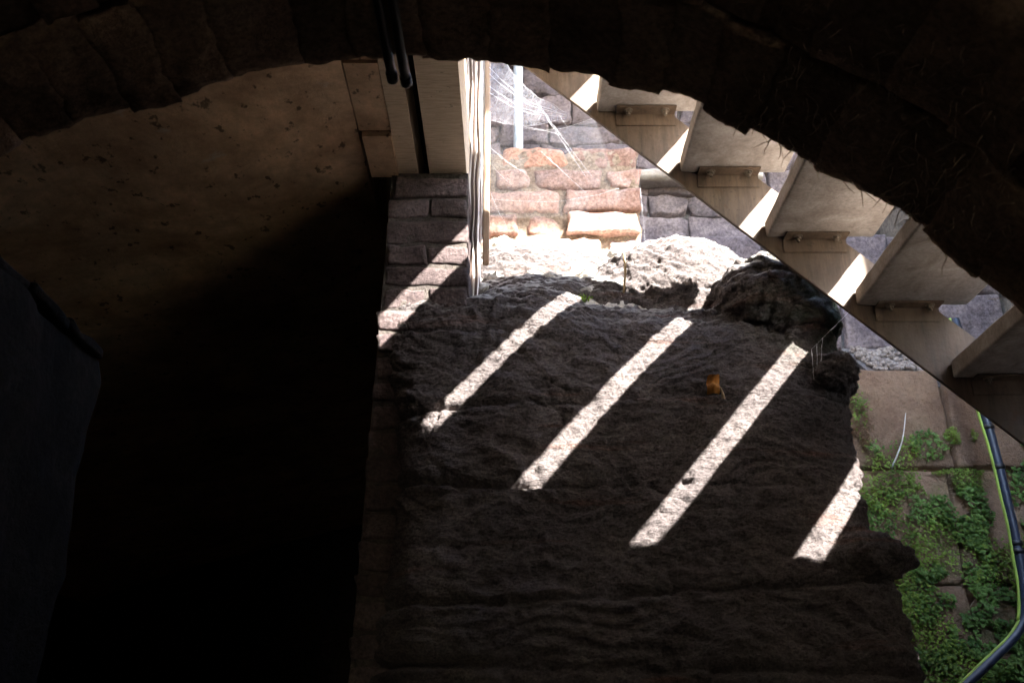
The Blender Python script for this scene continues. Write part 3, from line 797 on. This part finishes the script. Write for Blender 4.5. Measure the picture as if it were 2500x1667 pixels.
# pipe with an earth cable
dpp = empty('drain_pipe', (2.15, 4.22, 1.8)); tag(dpp, 'blue black pipe with green yellow cable running down the mossy wall', 'pipe')
path = spline([(2.04, 4.2, 3.45), (2.095, 4.2, 2.97), (2.112, 4.2, 2.75), (2.125, 4.2, 2.42), (2.115, 4.2, 2.2), (2.075, 4.2, 2.08), (1.93, 4.2, 1.95), (1.70, 4.2, 1.77)], 8)
link('pipe', tube_me(path, .021, 14), M['pipe'], dpp)
link('cable', tube_me([p + Vector((-.027 + (.012 if p.z < 2.1 else 0), -.008, .012 if p.z < 2.1 else 0)) + nz3(p, 6, 1) * .004 for p in path], .0062, 6), M['cable'], dpp)
for zz in (2.93, 2.74, 2.42, 2.385):
    i = min(range(len(path)), key=lambda q: abs(path[q].z - zz)); p = path[i]; t = (path[i + 1] - path[i - 1]).normalized()
    link('clamp', tube_me([p - t * .011, p - t * .009, p + t * .009, p + t * .011], [.021, .027, .027, .021], 14), M['black'], dpp)

# ------------------------------------------------------------------ conduits under the vault crown
for nm, x, zz, e in (('conduit', -.255, 2.926, 1.705), ('conduit', -.227, 2.924, 1.715)):
    t = empty(nm, (x, e, zz)); tag(t, ('left' if x < -.25 else 'right') + ' one of two black conduits ending under the vault crown', 'conduit', 'conduits under the vault crown')
    link('tube', tube_me([(x, .6, zz - .002), (x, 1.3, zz - .004), (x + .001, e - .05, zz - .006), (x + .003, e, zz - .012)], (.0105), 14), M['black'], t)
    link('socket', tube_me([(x + .003, e - .002, zz - .012), (x + .003, e, zz - .012), (x + .004, e + .022, zz - .016), (x + .004, e + .024, zz - .016)], [.0105, .0125, .0125, .010], 14), M['black'], t)

# ------------------------------------------------------------------ small things on the rock
def dead_leaf():
    p = on_rock(.66, 2.715); p.y -= .02
    t = empty('dead_leaf', p); tag(t, 'curled orange dead leaf hanging on the dark rock between two light stripes', 'leaf')
    V = []; F = []; n = 8
    for j in range(n + 1):
        for i in range(n + 1):
            u = i / n - .5; v = j / n - .5
            w = .026 * (1 - .5 * abs(v) ** 2)
            V.append(p + Vector((u * w * 1.7 + .006 * v, -.012 * math.cos(u * 5) + .012 * math.sin(v * 7) + mn.noise(Vector((u * 4, v * 4, 3))) * .01, v * .062 + mn.noise(Vector((u * 3, v * 3, 1))) * .008)))
    for j in range(n):
        for i in range(n): F.append((j * (n + 1) + i, j * (n + 1) + i + 1, (j + 1) * (n + 1) + i + 1, (j + 1) * (n + 1) + i))
    link('blade', pydata(V, F, True), M['leaf_dead'], t)
    st = spline([p + Vector(q) for q in ((.018, -.01, -.012), (.026, -.008, -.045), (.02, -.004, -.075), (.004, 0, -.10), (-.022, .002, -.135))], 5)
    link('stalk', tube_me(st, [.006 - .0045 * min(1, abs(i - 6) / 8) for i in range(len(st))], 6), M['stalk'], t)
dead_leaf()
p = on_rock(.43, 3.24); q = Vector((p.x + .003, p.y - .035, 3.41))
tg = link('dry_twig', tube_me(spline([p + Vector((0, -.005, 0)), p.lerp(q, .5) + Vector((.006, -.012, 0)), q], 5), .0042, 6), M['twig']); tag(tg, 'thin upright yellow twig standing on the rock below the ruined wall', 'twig')
p = on_rock(.27, 3.2)
def sprig():
    V = []; F = []
    for i in range(46):
        c = p + Vector((rnd.gauss(0, .016), rnd.gauss(-.012, .01), rnd.gauss(.012, .008))); u = Vector((rnd.uniform(-1, 1), rnd.uniform(-1, .2), rnd.uniform(-.3, 1))).normalized() * .007; b = u.orthogonal().normalized() * .004
        o = len(V); V += [c - u, c + b, c + u, c - b]; F.append((o, o + 1, o + 2, o + 3))
    o = link('green_sprig', pydata(V, F), M['leaf2']); tag(o, 'tiny bright green sprig at the lip of the rock ledge', 'plant')
sprig()

# ------------------------------------------------------------------ cobwebs
def web_sheet(name, label, A, B, C, D, nu=20, nv=12, sag=.05, mat='web', nt=7):
    V = []; F = []; A, B, C, D = map(Vector, (A, B, C, D))
    for j in range(nv + 1):
        for i in range(nu + 1):
            u, v = i / nu, j / nv
            p = (A * (1 - u) + B * u) * (1 - v) + (D * (1 - u) + C * u) * v
            p += Vector((0, .3, -1)) * sag * math.sin(math.pi * u) * (1 - v * .5) + nz3(p, 8, 2) * .008
            V.append(p)
    for j in range(nv):
        for i in range(nu): F.append((j * (nu + 1) + i, j * (nu + 1) + i + 1, (j + 1) * (nu + 1) + i + 1, (j + 1) * (nu + 1) + i))
    t = empty(name, A); tag(t, label, 'cobweb')
    link('sheet', pydata(V, F, True), M[mat], t)
    for k in range(nt):
        j = 0 if k == 0 else rnd.randint(0, nv); r = [V[j * (nu + 1) + i] + Vector((0, -.002, 0)) + nz3(V[j * (nu + 1) + i], 20, k) * .003 for i in range(nu + 1)]
        link('thread', tube_me(r, rnd.choice([.0003, .0004, .0006]), 3), M['thread'], t)
web_sheet('cobweb', 'dusty white cobweb sheet stretched between timber post and stair', (-.10, 3.5, 4.46), (.215, 3.15, 3.84), (.21, 3.17, 3.83), (-.10, 3.55, 4.09))
web_sheet('cobweb', 'thin veil of cobweb hanging before the far wall and ruined bricks', (-.095, 3.6, 4.14), (.33, 3.3, 3.92), (.46, 3.6, 3.72), (-.09, 3.62, 3.66), mat='web_thin', nt=2)
def web_threads(name, label, segs, rad):
    t = empty(name, segs[0][0]); tag(t, label, 'cobweb')
    for a, b, sg in segs:
        a, b = Vector(a), Vector(b); n = 14; V = []; F = []
        beads = [rnd.randint(1, n - 1) for _ in range(2)]; r0 = rnd.uniform(*rad)
        path = [a.lerp(b, i / n) + Vector((0, 0, -sg * math.sin(math.pi * i / n))) + nz3(a.lerp(b, i / n), 30, 1) * .003 for i in range(n + 1)]
        v, f = tube(path, [r0 * (rnd.uniform(2, 4) if i in beads else 1) for i in range(n + 1)], 4, False)
        link('strand', pydata(v, f), M['thread'], t)
web_threads('web_strands', 'loose white web strands crossing in front of the ruined bricks',
            [((.1, 3.5, 4.15), (.3, 3.5, 3.78), .0), ((.13, 3.5, 4.10), (.32, 3.45, 3.75), .004), ((.05, 3.5, 4.02), (.2, 3.5, 3.98), -.004), ((-.1, 3.5, 3.93), (.05, 3.6, 3.86), .01), ((-.1, 3.5, 3.86), (.0, 3.6, 3.8), .01),
             ((.17, 3.4, 3.98), (.33, 3.12, 3.80), .01), ((.12, 3.5, 3.9), (.3, 3.5, 3.7), .0), ((-.1, 3.52, 3.75), (-.02, 3.6, 3.6), .01), ((.23, 3.45, 3.98), (.17, 3.4, 4.05), 0), ((.56, 3.8, 4.05), (.57, 3.75, 3.55), .0)], (.00015, .00028))
p = on_rock(1.02, 2.82)
web_threads('hanging_web', 'sagging web strands hanging between stair and rock shoulder',
            [((1.19, 3.1, 3.03), (1.01, p.y - .05, 2.86), .0), ((1.01, p.y - .05, 2.86), (1.01, p.y - .03, 2.74), .0), ((1.05, p.y - .05, 2.9), (1.04, p.y - .03, 2.80), 0), ((1.03, p.y - .05, 2.88), (1.025, p.y - .03, 2.79), 0)], (.0004, .0008))
